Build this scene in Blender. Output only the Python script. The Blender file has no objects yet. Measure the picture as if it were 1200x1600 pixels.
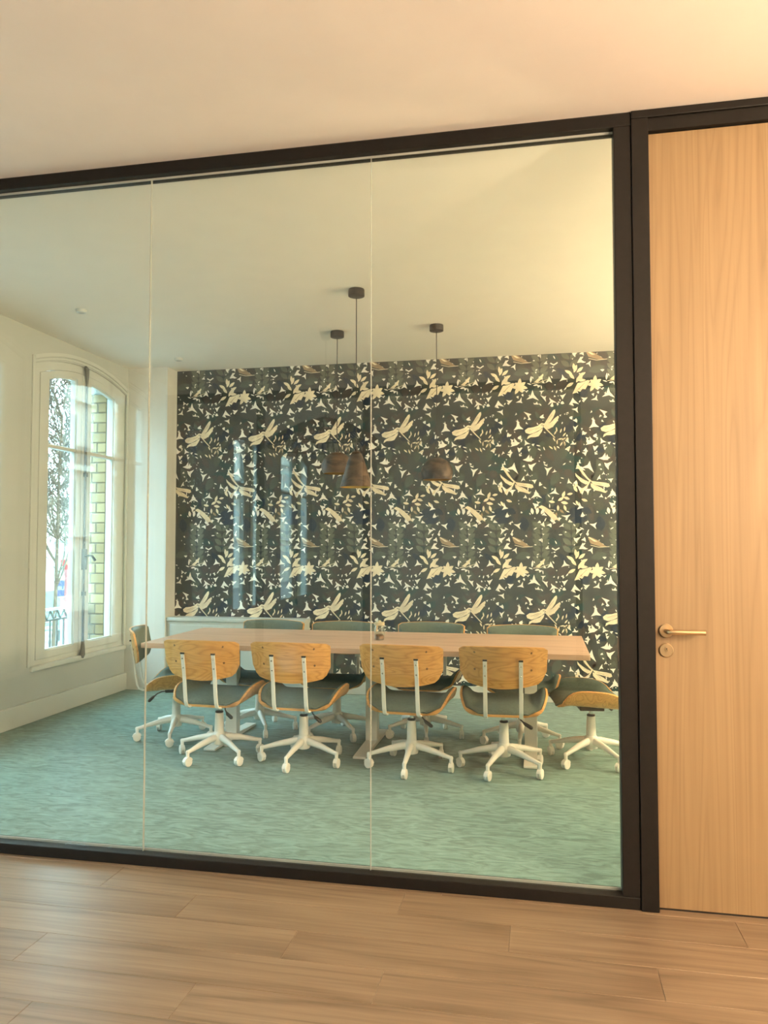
import bpy, math, random
from mathutils import Vector, Matrix
R = math.radians
D = bpy.data
sc = bpy.context.scene
COL = sc.collection

# ------------------------------------------------------------------ camera
cam = D.objects.new('camera', D.cameras.new('camera'))
COL.objects.link(cam)
cam.data.sensor_fit = 'VERTICAL'
cam.data.sensor_height = 36.0
cam.data.lens = 36.0 * 1210.0 / 1600.0
cam.data.clip_start = 0.05
cam.data.clip_end = 300
cam.location = (0, -3.16, 1.4)
cam.rotation_euler = (R(90 + 2.41), 0, R(11.43))
sc.camera = cam

# ------------------------------------------------------------------ world, exposure
SKY = 10.3
world = D.worlds.new('overcast_sky')
sc.world = world
world.use_nodes = True
wb = world.node_tree.nodes['Background']
wb.inputs[0].default_value = (0.57, 0.90, 1.0, 1)
wb.inputs[1].default_value = SKY
vs = sc.view_settings
vs.view_transform = 'Standard'
vs.look = 'None'
vs.gamma = 1
vs.use_curve_mapping = False
vs.exposure = 1.05
try:
    sc.cycles.max_bounces = 10
    sc.cycles.diffuse_bounces = 6
    sc.cycles.glossy_bounces = 5
    sc.cycles.transparent_max_bounces = 40
    sc.cycles.sample_clamp_indirect = 6
    sc.cycles.caustics_reflective = False
    sc.cycles.caustics_refractive = False
except Exception:
    pass

# windows of the facade wall (y0, y1); the first one is the window in view
WINS = [(2.34, 3.74), (0.16, 1.56), (-2.10, -0.70), (-4.20, -2.45), (-7.60, -6.20), (-9.90, -8.10)]
XW = -3.97            # inner face of the facade wall
XO = -4.36            # outer face
Z_SILL, Z_SPRING, Z_APEX = 0.42, 2.86, 2.98
H = 3.13              # ceiling height
for (a, b) in WINS:   # light portals in the window openings (sampling only, they give off nothing)
    l = D.lights.new('window_portal', 'AREA'); l.shape = 'RECTANGLE'
    l.size = Z_APEX - Z_SILL; l.size_y = b - a - 0.1
    l.cycles.is_portal = True
    o = D.objects.new('window_portal', l); COL.objects.link(o)
    o.location = (XO - 0.02, (a + b) / 2, (Z_SILL + Z_APEX) / 2)
    o.rotation_euler = (0, R(-90), 0)

WARM = (1.0, 0.73, 0.47)
SOFT = (1.0, 0.74, 0.43)
FILL_LAMP = 190.0          # radiance of the added opal globes, unseen fill for the corridor
FILL_LAMP2 = 118.0         # and of the added globes in the meeting room

# ------------------------------------------------------------------ materials
def newmat(name):
    m = D.materials.new(name); m.use_nodes = True
    nt = m.node_tree
    return m, nt, nt.nodes, nt.links, nt.nodes['Principled BSDF']

def plain(name, col, rough=0.5, metal=0.0, noise=0.0, nscale=6.0, bump=0.0, bscale=200.0, spec=None):
    m, nt, N, L, p = newmat(name)
    p.inputs['Base Color'].default_value = (*col, 1)
    p.inputs['Roughness'].default_value = rough
    p.inputs['Metallic'].default_value = metal
    if spec is not None: p.inputs['Specular IOR Level'].default_value = spec
    tc = N.new('ShaderNodeTexCoord')
    if noise:
        n = N.new('ShaderNodeTexNoise'); n.inputs['Scale'].default_value = nscale; n.inputs['Detail'].default_value = 5
        L.new(tc.outputs['Object'], n.inputs['Vector'])
        r = N.new('ShaderNodeValToRGB')
        r.color_ramp.elements[0].position = 0.3; r.color_ramp.elements[1].position = 0.7
        r.color_ramp.elements[0].color = (*[c * (1 - noise) for c in col], 1)
        r.color_ramp.elements[1].color = (*[min(1, c * (1 + noise)) for c in col], 1)
        L.new(n.outputs['Fac'], r.inputs['Fac']); L.new(r.outputs['Color'], p.inputs['Base Color'])
    if bump:
        n2 = N.new('ShaderNodeTexNoise'); n2.inputs['Scale'].default_value = bscale; n2.inputs['Detail'].default_value = 3
        L.new(tc.outputs['Object'], n2.inputs['Vector'])
        b = N.new('ShaderNodeBump'); b.inputs['Strength'].default_value = bump; b.inputs['Distance'].default_value = 0.002
        L.new(n2.outputs['Fac'], b.inputs['Height']); L.new(b.outputs['Normal'], p.inputs['Normal'])
    return m

def wood(name, dark, light, axis='x', fine=60.0, rings=9.0, rough=0.45, vary=0.15, stretch=0.06, bump=0.15, figure=0.5):
    """Grain along one local axis: fine fibre noise plus broad distorted figure, different on every board."""
    m, nt, N, L, p = newmat(name)
    tc = N.new('ShaderNodeTexCoord'); oi = N.new('ShaderNodeObjectInfo')
    mul = N.new('ShaderNodeMath'); mul.operation = 'MULTIPLY'; mul.inputs[1].default_value = 37.0
    L.new(oi.outputs['Random'], mul.inputs[0])
    add = N.new('ShaderNodeVectorMath'); add.operation = 'ADD'
    L.new(tc.outputs['Object'], add.inputs[0]); L.new(mul.outputs[0], add.inputs[1])
    mp = N.new('ShaderNodeMapping')
    mp.inputs['Scale'].default_value = tuple(stretch if a == axis else 1.0 for a in 'xyz')
    L.new(add.outputs[0], mp.inputs['Vector'])
    f = N.new('ShaderNodeTexNoise'); f.inputs['Scale'].default_value = fine; f.inputs['Detail'].default_value = 6; f.inputs['Roughness'].default_value = 0.65
    L.new(mp.outputs[0], f.inputs['Vector'])
    mp2 = N.new('ShaderNodeMapping')
    mp2.inputs['Scale'].default_value = tuple(stretch * 2.2 if a == axis else 1.0 for a in 'xyz')
    L.new(add.outputs[0], mp2.inputs['Vector'])
    g = N.new('ShaderNodeTexNoise'); g.inputs['Scale'].default_value = rings * 0.45; g.inputs['Detail'].default_value = 2; g.inputs['Distortion'].default_value = 0.6
    L.new(mp2.outputs[0], g.inputs['Vector'])
    k = N.new('ShaderNodeMath'); k.operation = 'MULTIPLY'; k.inputs[1].default_value = rings * 2.4
    L.new(g.outputs['Fac'], k.inputs[0])
    s = N.new('ShaderNodeMath'); s.operation = 'PINGPONG'; s.inputs[1].default_value = 1.0
    L.new(k.outputs[0], s.inputs[0])
    pw = N.new('ShaderNodeMath'); pw.operation = 'POWER'; pw.inputs[1].default_value = 2.5
    L.new(s.outputs[0], pw.inputs[0])
    mx = N.new('ShaderNodeMix'); mx.data_type = 'FLOAT'; mx.inputs[0].default_value = figure
    L.new(f.outputs['Fac'], mx.inputs[2]); L.new(pw.outputs[0], mx.inputs[3])
    r = N.new('ShaderNodeValToRGB')
    r.color_ramp.elements[0].position = 0.15; r.color_ramp.elements[1].position = 0.72
    r.color_ramp.elements[0].color = (*light, 1); r.color_ramp.elements[1].color = (*dark, 1)
    L.new(mx.outputs[0], r.inputs['Fac'])
    hsv = N.new('ShaderNodeHueSaturation')
    mr = N.new('ShaderNodeMapRange'); mr.inputs[3].default_value = 1 - vary; mr.inputs[4].default_value = 1 + vary
    L.new(oi.outputs['Random'], mr.inputs[0]); L.new(mr.outputs[0], hsv.inputs['Value'])
    L.new(r.outputs['Color'], hsv.inputs['Color']); L.new(hsv.outputs['Color'], p.inputs['Base Color'])
    p.inputs['Roughness'].default_value = rough
    b = N.new('ShaderNodeBump'); b.inputs['Strength'].default_value = bump; b.inputs['Distance'].default_value = 0.001
    L.new(mx.outputs[0], b.inputs['Height']); L.new(b.outputs['Normal'], p.inputs['Normal'])
    return m

def glass(name, tint=(0.965, 0.985, 0.975), f0=0.04, rough=0.0):
    """Clear sheet glass: see-through with a Schlick mirror reflection on each face."""
    m = D.materials.new(name); m.use_nodes = True
    nt = m.node_tree; N = nt.nodes; L = nt.links; N.clear()
    out = N.new('ShaderNodeOutputMaterial')
    t = N.new('ShaderNodeBsdfTransparent'); t.inputs[0].default_value = (*tint, 1)
    g = N.new('ShaderNodeBsdfGlossy'); g.inputs['Roughness'].default_value = rough
    g.inputs['Color'].default_value = (1, 1, 1, 1)
    lw = N.new('ShaderNodeLayerWeight'); lw.inputs[0].default_value = 0.5
    pw = N.new('ShaderNodeMath'); pw.operation = 'POWER'; pw.inputs[1].default_value = 5
    L.new(lw.outputs['Facing'], pw.inputs[0])
    ma = N.new('ShaderNodeMath'); ma.operation = 'MULTIPLY_ADD'; ma.inputs[1].default_value = 1 - f0; ma.inputs[2].default_value = f0
    L.new(pw.outputs[0], ma.inputs[0])
    mx = N.new('ShaderNodeMixShader')
    L.new(ma.outputs[0], mx.inputs[0]); L.new(t.outputs[0], mx.inputs[1]); L.new(g.outputs[0], mx.inputs[2])
    L.new(mx.outputs[0], out.inputs[0])
    return m

def emit(name, col, strength):
    m = D.materials.new(name); m.use_nodes = True
    nt = m.node_tree; N = nt.nodes; L = nt.links; N.clear()
    out = N.new('ShaderNodeOutputMaterial'); e = N.new('ShaderNodeEmission')
    e.inputs[0].default_value = (*col, 1); e.inputs[1].default_value = strength
    L.new(e.outputs[0], out.inputs[0]); return m

def carpet(name):
    m, nt, N, L, p = newmat(name)
    tc = N.new('ShaderNodeTexCoord')
    def noise(sx, sy, scale, detail, dist=0.0):
        mp = N.new('ShaderNodeMapping'); mp.inputs['Scale'].default_value = (sx, sy, 1); mp.inputs['Rotation'].default_value = (0, 0, R(14))
        L.new(tc.outputs['Object'], mp.inputs['Vector'])
        n = N.new('ShaderNodeTexNoise'); n.inputs['Scale'].default_value = scale; n.inputs['Detail'].default_value = detail
        n.inputs['Distortion'].default_value = dist
        L.new(mp.outputs[0], n.inputs['Vector']); return n
    a = noise(0.5, 1.5, 13.0, 8, 2.0)    # brushed tracks in the pile
    c = noise(1, 1, 260, 2)           # tufts
    mx = N.new('ShaderNodeMix'); mx.data_type = 'FLOAT'; mx.inputs[0].default_value = 0.3
    L.new(a.outputs['Fac'], mx.inputs[2]); L.new(c.outputs['Fac'], mx.inputs[3])
    r = N.new('ShaderNodeValToRGB')
    r.color_ramp.elements[0].position = 0.38; r.color_ramp.elements[1].position = 0.62
    r.color_ramp.elements[0].color = (0.052, 0.130, 0.116, 1); r.color_ramp.elements[1].color = (0.150, 0.285, 0.258, 1)
    L.new(mx.outputs[0], r.inputs['Fac']); L.new(r.outputs['Color'], p.inputs['Base Color'])
    p.inputs['Roughness'].default_value = 0.95
    p.inputs['Specular IOR Level'].default_value = 0.1
    p.inputs['Sheen Weight'].default_value = 0.25
    b = N.new('ShaderNodeBump'); b.inputs['Strength'].default_value = 0.5; b.inputs['Distance'].default_value = 0.012
    L.new(mx.outputs[0], b.inputs['Height']); L.new(b.outputs['Normal'], p.inputs['Normal'])
    return m

def brickmat(name):
    m, nt, N, L, p = newmat(name)
    oi = N.new('ShaderNodeObjectInfo'); r = N.new('ShaderNodeValToRGB')
    r.color_ramp.elements[0].color = (0.20, 0.145, 0.066, 1); r.color_ramp.elements[1].color = (0.28, 0.215, 0.11, 1)
    L.new(oi.outputs['Random'], r.inputs['Fac']); L.new(r.outputs['Color'], p.inputs['Base Color'])
    p.inputs['Roughness'].default_value = 0.85
    return m

def stone_shade(name):
    """Brown veined shade of the pendants."""
    m, nt, N, L, p = newmat(name)
    tc = N.new('ShaderNodeTexCoord')
    mp = N.new('ShaderNodeMapping'); mp.inputs['Rotation'].default_value = (0.3, R(40), 0.5); mp.inputs['Scale'].default_value = (0.35, 1, 1)
    L.new(tc.outputs['Object'], mp.inputs['Vector'])
    n = N.new('ShaderNodeTexNoise'); n.inputs['Scale'].default_value = 16; n.inputs['Detail'].default_value = 7; n.inputs['Distortion'].default_value = 1.4
    L.new(mp.outputs[0], n.inputs['Vector'])
    r = N.new('ShaderNodeValToRGB')
    for e, (ps, c) in zip(r.color_ramp.elements, [(0.36, (0.020, 0.011, 0.007)), (0.66, (0.115, 0.070, 0.045))]):
        e.position = ps; e.color = (*c, 1)
    L.new(n.outputs['Fac'], r.inputs['Fac']); L.new(r.outputs['Color'], p.inputs['Base Color'])
    p.inputs['Roughness'].default_value = 0.6
    return m

M = dict(
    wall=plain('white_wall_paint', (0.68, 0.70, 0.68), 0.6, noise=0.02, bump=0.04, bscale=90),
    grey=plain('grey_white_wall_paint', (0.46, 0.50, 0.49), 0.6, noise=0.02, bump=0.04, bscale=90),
    ceil2=plain('ceiling_paint_meeting', (0.82, 0.765, 0.69), 0.7, noise=0.015),
    ceil=plain('ceiling_paint', (0.83, 0.755, 0.705), 0.7, noise=0.015),
    woodwork=plain('white_gloss_paint', (0.56, 0.60, 0.58), 0.35, noise=0.02),
    black=plain('black_frame', (0.009, 0.0075, 0.0065), 0.5, noise=0.15, nscale=40, bump=0.05, bscale=500, spec=0.25),
    gasket=plain('pale_gasket', (0.42, 0.43, 0.40), 0.4, noise=0.05),
    carpet=carpet('teal_carpet'),
    plank=wood('oak_plank', (0.135, 0.088, 0.052), (0.285, 0.203, 0.130), 'x', fine=64, rings=7, rough=0.34, vary=0.06, stretch=0.035, bump=0.15, figure=0.24),
    base=plain('floor_base', (0.10, 0.065, 0.04), 0.8, noise=0.1),
    door=wood('larch_door', (0.215, 0.138, 0.068), (0.325, 0.222, 0.116), 'z', fine=30, rings=13, rough=0.5, vary=0.0, stretch=0.018, bump=0.12, figure=0.2),
    ply=wood('oak_plywood', (0.60, 0.285, 0.085), (0.88, 0.48, 0.165), 'x', fine=70, rings=14, rough=0.42, vary=0.06, stretch=0.09, bump=0.05, figure=0.35),
    tabletop=wood('oak_tabletop', (0.50, 0.31, 0.21), (0.72, 0.49, 0.36), 'x', fine=50, rings=8, rough=0.35, vary=0.0, stretch=0.05, bump=0.05, figure=0.35),
    plug=plain('dark_oak_plug', (0.20, 0.10, 0.035), 0.5, noise=0.1),
    felt=plain('grey_green_felt', (0.125, 0.165, 0.145), 0.9, noise=0.12, nscale=60, bump=0.3, bscale=400, spec=0.2),
    white=plain('white_powder_coat', (0.88, 0.86, 0.80), 0.38, noise=0.02),
    chrome=plain('chrome', (0.75, 0.74, 0.72), 0.15, 1.0, noise=0.02),
    plastic=plain('black_plastic', (0.02, 0.02, 0.02), 0.4, noise=0.1),
    brass=plain('satin_nickel_handle', (0.70, 0.52, 0.31), 0.3, 1.0, noise=0.03, nscale=80),
    dark=plain('dark_fitting', (0.014, 0.012, 0.010), 0.5, noise=0.1),
    iron=plain('grey_iron', (0.10, 0.11, 0.11), 0.45, noise=0.1, nscale=30),
    shade=stone_shade('veined_stone_shade'),
    gold=plain('gold_lining', (0.75, 0.45, 0.10), 0.35, 0.6, noise=0.05),
    glass=glass('partition_glass', (0.97, 0.99, 0.98), 0.052),
    wglass=glass('window_glass', (0.985, 0.99, 0.985), 0.04),
    jar=glass('jar_glass', (0.93, 0.93, 0.88), 0.06),
    lid=plain('pale_jar_lid', (0.62, 0.55, 0.38), 0.4, noise=0.1),
    spice=plain('brown_contents', (0.22, 0.10, 0.04), 0.8, noise=0.4, nscale=120),
    brick=brickmat('yellow_brick'),
    mortar=plain('brick_mortar', (0.10, 0.08, 0.05), 0.9, noise=0.1, nscale=40),
    stone=plain('facade_stone', (0.50, 0.47, 0.41), 0.85, noise=0.12, nscale=1.2),
    pale=plain('pale_render', (0.62, 0.60, 0.54), 0.85, noise=0.06, nscale=1.5),
    slate=plain('zinc_roof', (0.20, 0.22, 0.24), 0.6, noise=0.1),
    pane=plain('dark_far_pane', (0.10, 0.135, 0.12), 0.15, noise=0.2, nscale=3),
    shutter=plain('green_blind', (0.12, 0.20, 0.16), 0.6, noise=0.1),
    asphalt=plain('asphalt', (0.16, 0.16, 0.16), 0.9, noise=0.2, nscale=2),
    bark=plain('grey_brown_bark', (0.055, 0.038, 0.022), 0.9, noise=0.3, nscale=8),
    hedge=plain('green_paint', (0.09, 0.16, 0.12), 0.6, noise=0.2, nscale=4),
    blue=plain('sign_blue', (0.0, 0.006, 0.06), 0.4, noise=0.02),
    signwhite=plain('sign_white', (0.75, 0.75, 0.75), 0.4, noise=0.02),
    letter=plain('sign_lettering', (0.17, 0.185, 0.20), 0.5, noise=0.02),
    red=plain('red_paint', (0.22, 0.008, 0.006), 0.4, noise=0.05),
    pink=plain('faded_red_paint', (0.16, 0.045, 0.045), 0.5, noise=0.1),
    orange=plain('amber_lens', (0.35, 0.12, 0.01), 0.3, noise=0.05),
    opal=emit('fill_globe_glow', WARM, FILL_LAMP),
    opal2=emit('fill_globe_glow_soft', SOFT, FILL_LAMP2),
    bulb=plain('frosted_bulb', (0.8, 0.76, 0.66), 0.3, noise=0.02),
)

# ------------------------------------------------------------------ mesh helpers
class MB:
    def __init__(s): s.v = []; s.f = []; s.mi = []
    def add(s, verts, faces, mi=0):
        n = len(s.v); s.v += [tuple(p) for p in verts]
        s.f += [tuple(i + n for i in f) for f in faces]; s.mi += [mi] * len(faces); return s
    def box(s, x0, x1, y0, y1, z0, z1, mi=0):
        v = [(x, y, z) for z in (z0, z1) for y in (y0, y1) for x in (x0, x1)]
        return s.add(v, [(0, 2, 3, 1), (4, 5, 7, 6), (0, 1, 5, 4), (2, 6, 7, 3), (0, 4, 6, 2), (1, 3, 7, 5)], mi)
    def lathe(s, prof, n=20, c=(0, 0, 0), cap=True):
        vs = []; fs = []
        for (r, z) in prof:
            for i in range(n):
                a = 2 * math.pi * i / n; vs.append((c[0] + r * math.cos(a), c[1] + r * math.sin(a), c[2] + z))
        for k in range(len(prof) - 1):
            for i in range(n):
                j = (i + 1) % n; fs.append((k * n + i, k * n + j, (k + 1) * n + j, (k + 1) * n + i))
        if cap: fs.append(tuple(reversed(range(n)))); fs.append(tuple(range((len(prof) - 1) * n, len(prof) * n)))
        return s.add(vs, fs)
    def rings(s, rings, closed=True):
        n = len(rings[0]); vs = [p for r in rings for p in r]; fs = []
        for k in range(len(rings) - 1):
            for i in range(n):
                j = (i + 1) % n; fs.append((k * n + i, k * n + j, (k + 1) * n + j, (k + 1) * n + i))
        if closed: fs.append(tuple(reversed(range(n)))); fs.append(tuple(range((len(rings) - 1) * n, len(rings) * n)))
        return s.add(vs, fs)
    def tube(s, pts, rad, n=10, ry=None):
        """Round (or oval) tube along pts; rad a number or a list."""
        pts = [Vector(p) for p in pts]; rr = rad if isinstance(rad, (list, tuple)) else [rad] * len(pts)
        out = []; up0 = None
        for i, p in enumerate(pts):
            t = (pts[min(i + 1, len(pts) - 1)] - pts[max(i - 1, 0)]).normalized()
            ref = Vector((0, 0, 1)) if abs(t.z) < 0.9 else Vector((0, 1, 0))
            if up0 is not None: ref = up0
            a = t.cross(ref).normalized(); b = a.cross(t).normalized(); up0 = b
            k = (ry[i] / rr[i]) if ry else 1.0
            out.append([p + a * rr[i] * math.cos(2 * math.pi * j / n) + b * rr[i] * k * math.sin(2 * math.pi * j / n) for j in range(n)])
        return s.rings(out)
    def bar(s, pts, w, t, side):
        """Flat bar of width w (along side) and thickness t swept along pts."""
        pts = [Vector(p) for p in pts]; side = Vector(side).normalized(); out = []
        for i, p in enumerate(pts):
            d = (pts[min(i + 1, len(pts) - 1)] - pts[max(i - 1, 0)]).normalized(); nn = d.cross(side).normalized()
            out.append([p + side * w / 2 * a + nn * t / 2 * b for a, b in ((1, 1), (-1, 1), (-1, -1), (1, -1))])
        return s.rings(out)
    def prism_x(s, outline, x0, x1):
        """Outline of (y, z) points extruded along x."""
        n = len(outline)
        v = [(x0, y, z) for y, z in outline] + [(x1, y, z) for y, z in outline]
        f = [tuple(range(n)), tuple(reversed(range(n, 2 * n)))] + [(i, i + n, (i + 1) % n + n, (i + 1) % n) for i in range(n)]
        return s.add(v, f)
    def ring_x(s, outer, inner, x0, x1):
        """Frame between two outlines of equal count, extruded along x."""
        n = len(outer)
        v = [(x0, *p) for p in outer] + [(x0, *p) for p in inner] + [(x1, *p) for p in outer] + [(x1, *p) for p in inner]
        f = []
        for i in range(n):
            j = (i + 1) % n
            f += [(i, j, n + j, n + i), (2 * n + i, 3 * n + i, 3 * n + j, 2 * n + j),
                  (i, 2 * n + i, 2 * n + j, j), (n + i, n + j, 3 * n + j, 3 * n + i)]
        return s.add(v, f)
    def shell(s, g, lo, hi):
        """Closed sheet from a grid of points, offset along the normal from lo to hi (functions of row, column)."""
        nr, nc = len(g), len(g[0])
        def nrm(i, j):
            a = Vector(g[min(i + 1, nr - 1)][j]) - Vector(g[max(i - 1, 0)][j])
            b = Vector(g[i][min(j + 1, nc - 1)]) - Vector(g[i][max(j - 1, 0)])
            return b.cross(a).normalized()
        A = []; B = []
        for i in range(nr):
            for j in range(nc):
                q = Vector(g[i][j]); k = nrm(i, j); A.append(q + k * lo(i, j)); B.append(q + k * hi(i, j))
        o = nr * nc; f = []
        for i in range(nr - 1):
            for j in range(nc - 1):
                a, b, c, d = i * nc + j, i * nc + j + 1, (i + 1) * nc + j + 1, (i + 1) * nc + j
                f += [(a, d, c, b), (o + a, o + b, o + c, o + d)]
        ed = [j for j in range(nc)] + [i * nc + nc - 1 for i in range(1, nr)] + [(nr - 1) * nc + j for j in range(nc - 2, -1, -1)] + [i * nc for i in range(nr - 2, 0, -1)]
        for k in range(len(ed)):
            a, b = ed[k], ed[(k + 1) % len(ed)]; f.append((a, b, o + b, o + a))
        return s.add(A + B, f)
    def mesh(s, name, mats, smooth=True, angle=38):
        me = D.meshes.new(name); me.from_pydata(s.v, [], s.f)
        for m in (mats if isinstance(mats, (list, tuple)) else [mats]): me.materials.append(M[m] if isinstance(m, str) else m)
        if any(s.mi): me.polygons.foreach_set('material_index', s.mi)
        me.update()
        if smooth:
            me.polygons.foreach_set('use_smooth', [True] * len(me.polygons))
            me.set_sharp_from_angle(angle=R(angle))
        return me
    def build(s, name, mat, parent=None, loc=(0, 0, 0), rz=0, smooth=True, angle=38):
        return link(name, s.mesh(name, mat, smooth, angle), parent, loc, rz)

def link(name, me, parent=None, loc=(0, 0, 0), rz=0):
    o = D.objects.new(name, me); COL.objects.link(o); o.parent = parent
    o.location = loc; o.rotation_euler = (0, 0, rz); return o

def tag(o, label=None, cat=None, group=None, kind=None):
    for k, v in (('label', label), ('category', cat), ('group', group), ('kind', kind)):
        if v: o[k] = v
    return o

def empty(name, loc=(0, 0, 0), rz=0):
    o = D.objects.new(name, None); COL.objects.link(o); o.location = loc; o.rotation_euler = (0, 0, rz)
    o.empty_display_size = 0.1; return o

def copy_tree(o, parent=None):
    c = o.copy(); COL.objects.link(c); c.parent = parent
    for ch in list(o.children): copy_tree(ch, c)
    return c

def structure(name, mb, mat, label, cat, smooth=False):
    return tag(mb.build(name, mat, smooth=smooth), label, cat, kind='structure')

def bevel(o, w, seg=2):
    b = o.modifiers.new('bevel', 'BEVEL'); b.width = w; b.segments = seg; b.limit_method = 'ANGLE'; return o

# ================================================================== THE SETTING
XR = 3.2              # right end of both rooms
YB = 3.96             # wallpapered wall
YP2, YE = -4.5, -11.0 # second partition behind the camera, far end of the office behind it

# --- ceiling
structure('ceiling', MB().box(XO, XR + 0.1, YE - 0.1, 0.045, H, H + 0.15), 'ceil', 'peach white ceiling on the near side of the glass partition', 'ceiling')
structure('ceiling_meeting', MB().box(XO, XR + 0.1, 0.045, YB + 0.1, H, H + 0.15), 'ceil2', 'pale cream ceiling of the meeting room with pendant lamps', 'ceiling')
# --- carpet of the meeting room
cf = structure('floor_carpet', MB().box(XW, XR, 0.045, YB, -0.05, 0.0), 'carpet', 'teal green carpet with brushed tracks in the meeting room', 'carpet floor')
# --- plank floor on the camera's side: every plank is a part
pf = structure('floor', MB().box(XW, XR, YE, 0.045, -0.06, -0.013), 'base', 'warm oak plank floor in front of the glass partition', 'floor')
PW, PL = 0.1925, 1.24
def plank_mesh(L, W):
    c = 0.0010; g = 0.0004; x1, y1 = L / 2 - g, W / 2 - g; mb = MB()
    lo = [(-x1, -y1, -0.0129), (x1, -y1, -0.0129), (x1, y1, -0.0129), (-x1, y1, -0.0129)]
    mid = [(-x1, -y1, -c), (x1, -y1, -c), (x1, y1, -c), (-x1, y1, -c)]
    top = [(-x1 + c, -y1 + c, 0), (x1 - c, -y1 + c, 0), (x1 - c, y1 - c, 0), (-x1 + c, y1 - c, 0)]
    mb.add(lo + mid + top, [(0, 1, 5, 4), (1, 2, 6, 5), (2, 3, 7, 6), (3, 0, 4, 7), (4, 5, 9, 8), (5, 6, 10, 9), (6, 7, 11, 10), (7, 4, 8, 11), (8, 9, 10, 11)])
    return mb.mesh('plank', 'plank', smooth=False)
phase = [-0.545, -0.12, 0.365, -1.757 + PL, -1.09, -0.30, -1.50, 0.10, -0.80, -1.25, -0.40]
full = plank_mesh(PL, PW)
y = -0.022 + PW; row = -1
while y - PW > YP2 - 0.05:
    x = phase[row % len(phase)]
    while x > XW: x -= PL
    while x < XR:
        a, b = max(x, XW), min(x + PL, XR)
        if b - a > 0.02:
            me = full if b - a > PL - 0.001 else plank_mesh(b - a, PW)
            link('plank', me, pf, ((a + b) / 2, y - PW / 2, 0))
        x += PL
    y -= PW; row += 1
MB().box(XW, XR, YE, y, -0.013, 0.0).build('office_floor', 'plank', pf, smooth=False)

# --- facade wall with arched window openings
def arch(y, y0, y1, zs, za):
    t = (y - (y0 + y1) / 2) / ((y1 - y0) / 2); return zs + (za - zs) * (1 - t * t)
NA = 14
def outline(y0, y1, z0, zs, za, n=NA):
    """bottom left, bottom right, then the arch from right to left."""
    pts = [(y0, z0), (y1, z0)]
    for i in range(n + 1):
        yy = y1 + (y0 - y1) * i / n; pts.append((yy, arch(yy, y0, y1, zs, za)))
    return pts
ws = sorted(WINS); wl = MB(); yy = YE - 0.1
ZB = 3.28
for (a, b) in ws:
    if a > yy: wl.box(XO, XW, yy, a, -0.06, ZB)
    wl.box(XO, XW, a, b, -0.06, Z_SILL)
    top = [(b, ZB), (a, ZB)] + [(a + (b - a) * i / NA, arch(a + (b - a) * i / NA, a, b, Z_SPRING, Z_APEX)) for i in range(NA + 1)]
    n = len(top)
    # built from strips so that no concave face is needed
    for i in range(NA):
        p, q = a + (b - a) * i / NA, a + (b - a) * (i + 1) / NA
        zp, zq = arch(p, a, b, Z_SPRING, Z_APEX), arch(q, a, b, Z_SPRING, Z_APEX)
        wl.prism_x([(p, zp), (q, zq), (q, ZB), (p, ZB)], XO, XW)
    yy = b
wl.box(XO, XW, yy, YB + 0.1, -0.06, ZB)
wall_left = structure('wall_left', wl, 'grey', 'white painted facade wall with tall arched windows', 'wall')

# --- other walls
wb_ = structure('wall_back', MB().box(XO, XR + 0.1, YB, YB + 0.12, -0.06, ZB), 'wall', 'far wall papered with dark leaves and pale dragonflies', 'wall')
structure('wall_right', MB().box(XR, XR + 0.12, YE - 0.1, YB + 0.1, -0.06, ZB), 'wall', 'plain right hand wall closing both rooms', 'wall')
structure('wall_end', MB().box(XO, XR + 0.1, YE - 0.12, YE, -0.06, ZB), 'wall', 'plain end wall of the office behind the camera', 'wall')
structure('wall_front', MB().box(1.49, XR, 0.0, 0.09, 0, H), 'wall', 'plain wall stretch to the right of the wooden door', 'wall')
# pilaster in the corner, low white casing beside it
structure('wall_pilaster', MB().box(XW, -3.55, 3.76, YB, 0, H), 'wall', 'white corner pilaster between window and wallpaper', 'pilaster')
bevel(structure('baseboard_left', MB().box(XW, XW + 0.03, 0.09, 3.76, 0, 0.162), 'woodwork', 'white baseboard under the arched window', 'baseboard'), 0.006)
bevel(structure('baseboard_back', MB().box(-2.14, XR, YB - 0.028, YB - 0.004, 0, 0.115), 'woodwork', 'white baseboard below the wallpaper', 'baseboard'), 0.005)
structure('baseboard_corridor', MB().box(XW, XW + 0.03, YP2, 0.0, 0, 0.162), 'woodwork', 'white baseboard along the facade wall before the partition', 'baseboard')

cas = empty('wall_casing', (-2.85, 3.86, 0))
tag(cas, 'low white wall casing under the wallpaper beside the pilaster', 'casing', kind='structure')
MB().box(-0.695, 0.69, -0.07, 0.095, 0, 0.665).build('casing_body', 'woodwork', cas, smooth=False)
bevel(MB().box(-0.70, 0.70, -0.085, 0.095, 0.666, 0.70).build('casing_top', 'woodwork', cas, smooth=False), 0.004)
for i in range(2):
    x0 = -0.66 + i * 0.675
    bevel(MB().box(x0, x0 + 0.64, -0.078, -0.0705, 0.10, 0.63).build('casing_panel', 'woodwork', cas, smooth=False), 0.003)

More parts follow.
